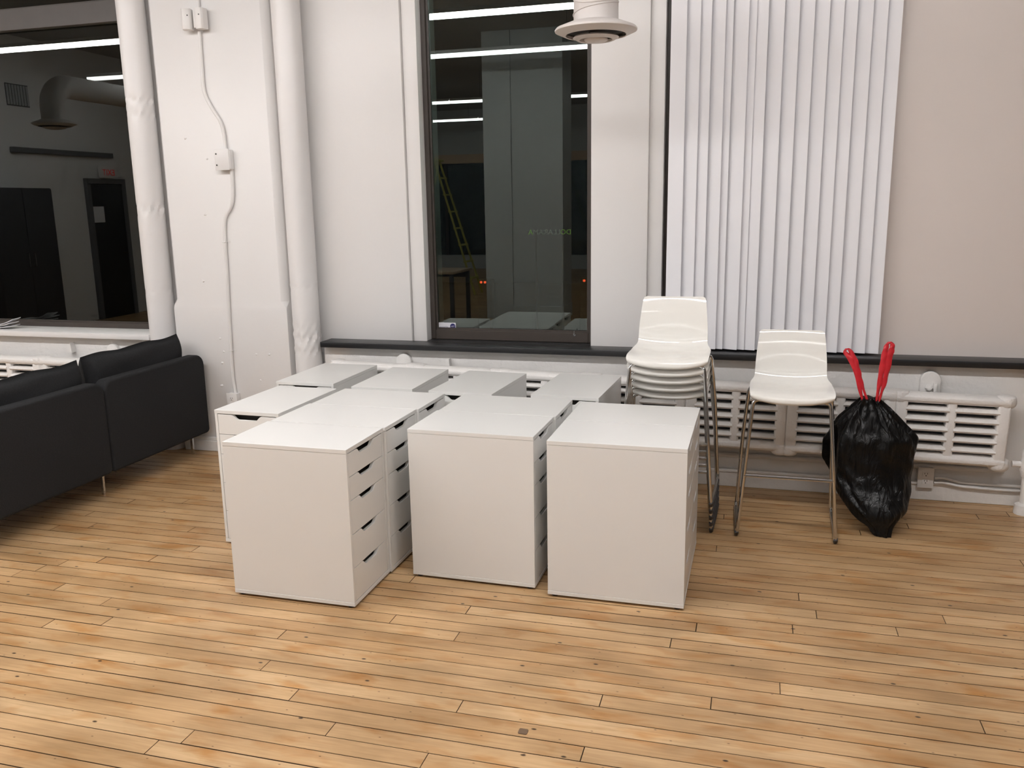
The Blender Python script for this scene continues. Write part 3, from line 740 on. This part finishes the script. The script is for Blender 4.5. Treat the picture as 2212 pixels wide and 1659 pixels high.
# ================================================================== TRASH BAG
BAG = [(-.0, .680, .034, 4.42), (.013, .672, .042, 4.425), (.047, .667, .056, 4.44), (.078, .656, .090, 4.46), (.121, .650, .133, 4.50), (.168, .637, .160, 4.55), (.227, .625, .187, 4.61), (.288, .616, .204, 4.645),
       (.354, .611, .212, 4.66), (.412, .613, .214, 4.665), (.466, .627, .206, 4.665), (.503, .623, .178, 4.66), (.539, .616, .147, 4.65), (.576, .612, .114, 4.64), (.613, .609, .080, 4.635), (.635, .604, .060, 4.63), (.653, .600, .045, 4.62), (.662, .600, .040, 4.62)]
bg = thing('trash_bag', 'full black plastic trash bag with red drawstrings standing by the radiator', 'trash bag', (.66, 4.45, 0))
pts = spline([(p[0], p[1], p[2]) for p in BAG], 5); py = spline([(p[3], 0, 0) for p in BAG], 5)
rg = random.Random(5); ph = [rg.uniform(0, 6.28) for _ in range(14)]
rings = []; nb = 120
for i, p in enumerate(pts):
    z, cxx, hw = p.x, p.y, p.z; cyy = py[i].x; t = max(0.0, min(1.0, z / .66)); ring = []
    gather = smoothstep((z - .42) / .22); pleat = smoothstep((z - .26) / .34)
    for k in range(nb):
        a = 2 * math.pi * k / nb
        ce, se = math.cos(a), math.sin(a)
        f = 1.0
        f += gather * (.10 * math.sin(9 * a + ph[0]) + .07 * math.sin(15 * a + ph[1] + z * 3) + .04 * math.sin(23 * a + ph[2]))
        f += .030 * math.sin(4 * a + ph[3] + z * 9) + .022 * math.sin(7 * a - z * 15 + ph[4]) + .018 * math.sin(11 * a + z * 22 + ph[5])
        f += pleat * .085 * (abs(math.sin(6.5 * a + ph[11])) - .6) + pleat * .05 * (abs(math.sin(10.5 * a + ph[12])) - .6)
        diag = math.sin(z * 34 + 3.2 * a + ph[6]); f += .022 * abs(diag) ** 3 * (1 - gather)
        low = 1 - smoothstep(z / .14); f += low * (.10 * math.sin(5 * a + ph[7]) + .08 * math.sin(8 * a + ph[8]))
        ex_ = .82
        X = cxx + hw * f * math.copysign(abs(ce) ** ex_, ce); Yv = cyy + hw * .80 * f * math.copysign(abs(se) ** ex_, se)
        zz = z + (.010 * math.sin(6 * a + ph[9]) * gather) + (.006 * math.sin(7 * a + ph[10]) if 0.02 < z < .6 else 0)
        if Yv < 4.685 and .1 < z < .6: X = max(X, .452)
        ring.append((X - .66, Yv - 4.45, max(0.001, zz)))
    rings.append(ring)
MB().loft(rings).build('bag_body', 'bag_film', bg, smooth=True, angle=180)
def ribbon(path, width, name, twist):
    P = spline(path, 6); b = MB(); rr = []
    for i, p in enumerate(P):
        q = P[min(i + 1, len(P) - 1)] - P[max(i - 1, 0)]; q.normalize()
        t = i / (len(P) - 1); wdt = width * (.34 + .9 * abs(math.sin(2 * math.pi * t)))
        side = q.cross(Vector((math.sin(twist * t), -math.cos(twist * t), 0))).normalized(); nn = side.cross(q).normalized()
        crk = .004 * math.sin(11 * t * 6.28) 
        rr.append([p + side * (wdt / 2 * u) + nn * (.0012 * v + crk * u + .004 * (1 - u * u)) for u, v in ((-1, -.5), (-.3, -.5), (.3, -.5), (1, -.5), (1, .5), (.3, .5), (-.3, .5), (-1, .5))])
    rr = [[v - Vector((.66, 4.45, 0)) for v in r_] for r_ in rr]
    return b.loft(rr).build(name, 'red_ribbon', bg, smooth=True, angle=60)
ribbon([(.566, 4.60, .640), (.546, 4.60, .705), (.522, 4.603, .800), (.488, 4.608, .868), (.463, 4.615, .900), (.472, 4.617, .915), (.488, 4.615, .906), (.514, 4.61, .858), (.534, 4.606, .793), (.553, 4.604, .735), (.588, 4.60, .642)], .021, 'drawstring', .35)
ribbon([(.626, 4.60, .652), (.636, 4.60, .76), (.646, 4.604, .862), (.655, 4.61, .930), (.669, 4.615, .955), (.684, 4.613, .938), (.675, 4.608, .885), (.659, 4.604, .755), (.638, 4.60, .652)], .024, 'drawstring', .3)

# ================================================================== SMALL THINGS
pp = thing('newspaper', 'folded white printed papers lying on the white window sill', 'papers', (-5.45, 5.09, .8167))
for i, (dx, dy, a, w_, h_) in enumerate(((0, 0, 3, .36, .10), (.02, .006, -5, .34, .09), (.03, -.004, 9, .32, .095))):
    b = MB(); rr = []
    for k in range(13):
        t = k / 12; x = -w_ / 2 + w_ * t; z = .004 + i * .007 + (.018 + .018 * i) * t ** 3
        rr.append([(x, -h_ / 2, z), (x, h_ / 2, z + .004 * t), (x, h_ / 2, z + .004 + .004 * t), (x, -h_ / 2, z + .004)])
    o = b.loft(rr).build('sheet', 'paper', pp, smooth=True, angle=40); o.location = (dx, dy, 0); o.rotation_euler = (0, 0, R(a))
    if i == 2:
        b = MB(); rr = [[(x, y, z + .0004) for x, y, z in (r_[3], r_[2])] for r_ in rr[3:10]]
        for r_ in rr: r_[0] = (r_[0][0], -.03, r_[0][2]); r_[1] = (r_[1][0], .03, r_[1][2])
        b.loft(rr, closed=False, cap=False).build('print_block', 'print_grey', o)
st = thing('window_sticker', 'small white and blue security sticker on the window glass', 'sticker', (-1.930, 5.279, .886))
pr = rrect(-.0605, .0605, -.0235, .0235, (.005, .005, .005, .005), 4)
MB().prism(pr, 0, .0008, 'y').build('label_sheet', 'sticker_white', st)
oc = [(.039 + .019 * math.cos(math.pi / 8 + math.pi / 4 * k), .019 * math.sin(math.pi / 8 + math.pi / 4 * k)) for k in range(8)]
MB().prism(oc, -.0008, -.0001, 'y').build('emblem', 'sticker_blue', st)
def place(o, x, y, z): o.matrix_local = Matrix(((1, 0, 0, x), (0, 0, 1, y), (0, 1, 0, z), (0, 0, 0, 1)))
place(link('lettering', text_mesh('lettering', 'ADT', .0125, 'sticker_white', 0, 'CENTER', .2), st), .039, -.0010, -.0045)
place(link('lettering', text_mesh('lettering', 'secured by', .0135, 'sticker_blue', 0, 'LEFT'), st), -.0535, -.0010, -.0095)
MB().box(-.053, .010, -.0010, -.0008, -.0155, -.0140).build('underline', 'sticker_blue', st)
lt = thing('window_latch', 'tiny metal latch at the bottom of the window frame', 'latch', (-1.072, 5.25, .853))
MB().tube([(0, 0, .0), (0, -.012, .002), (0, -.014, .03)], .0035, 8).build('lever', 'chrome', lt, smooth=True)
MB().box(-.007, .007, -.004, .0, -.008, .008).build('base', 'chrome', lt, bevel=.001)
tag(MB().prism(rrect(-.015, .015, -.014, .014, (.005,) * 4, 4), 0, .002, 'z').build('felt_pad', 'pad_brown'), 'small square brown pad lying alone on the floor boards', 'pad').location = (-.659, 2.392, .0006)

# ladder, table and the night outside (mirrored or seen through the glass)
ld = thing('step_ladder', 'tall yellow step ladder standing open near the column', 'ladder', (-5.42, -4.9, 0))
for y in (-.22, .22):
    MB().tube([(-.33, y * .6, 2.45), (.42, y, 0)], .022, 4).build('front_rail', 'ladder_yellow', ld)
    MB().tube([(-.36, y * .6, 2.40), (-.90, y, 0)], .018, 4).build('rear_rail', 'ladder_yellow', ld)
for k in range(7):
    t = (k + 1) / 8; x = .42 - .75 * t; y = .22 - .088 * t
    MB().box(x - .04, x + .04, -y, y, 2.45 * t - .012, 2.45 * t + .012).build('step', 'ladder_yellow', ld)
MB().box(-.45, -.25, -.15, .15, 2.44, 2.48).build('top_cap', 'ladder_yellow', ld, bevel=.006)
tb = thing('work_table', 'plain wooden work table standing in front of the column', 'table', (-4.6, -1.1, 0))
MB().box(-.60, .60, -.40, .40, .715, .75).build('table_top', 'table_wood', tb, bevel=.004)
for x in (-.55, .55):
    for y in (-.35, .35): MB().box(x - .025, x + .025, y - .025, y + .025, 0, .714).build('leg', 'dark_cabinet', tb)
MB().box(-.55, .55, -.36, -.34, .62, .714).build('apron', 'dark_cabinet', tb)
sg = thing('shop_sign', 'distant green shop sign seen from behind through the dark window', 'sign', (-4.17, 20.0, .93))
x = 0.0
for i, ch in enumerate('DOLLARAMA'):
    me = text_mesh('letter', ch, .165, 'sign_green' if i in (0, 1, 8) else 'sign_dim', .01)
    xs = [v.co.x for v in me.vertices]; wd_ = max(xs) - min(xs)
    o = link('letter', me, sg); o.matrix_local = Matrix(((-1, 0, 0, -x + min(xs)), (0, 0, 1, 0), (0, 1, 0, 0), (0, 0, 0, 1))); x += wd_ + .018
MB().box(-x, .02, .015, .03, .05, .07).build('rail', 'street', sg)
for sx in (-x + .2, -.2): MB().box(sx - .02, sx + .02, .03, .07, -4.93, .07).build('post', 'street', sg)
for xx, zz, lb in ((-6.40, -.21, 'red lamp of a parked car outside beyond the sign'), (-3.85, -.15, 'pair of red lamps of a car outside by the window edge')):
    q = thing('tail_lamp', lb, 'lamp', (xx, 20.0, zz))
    for dx in (0, .10): MB().lathe([(.0, -.03), (.03, -.02), (.03, .02), (.0, .03)], dx, 0, 10).build('bulb', 'tail_red', q)
    MB().box(-.1, .25, .05, .3, -3.8, .06).build('car_corner', 'street', q)
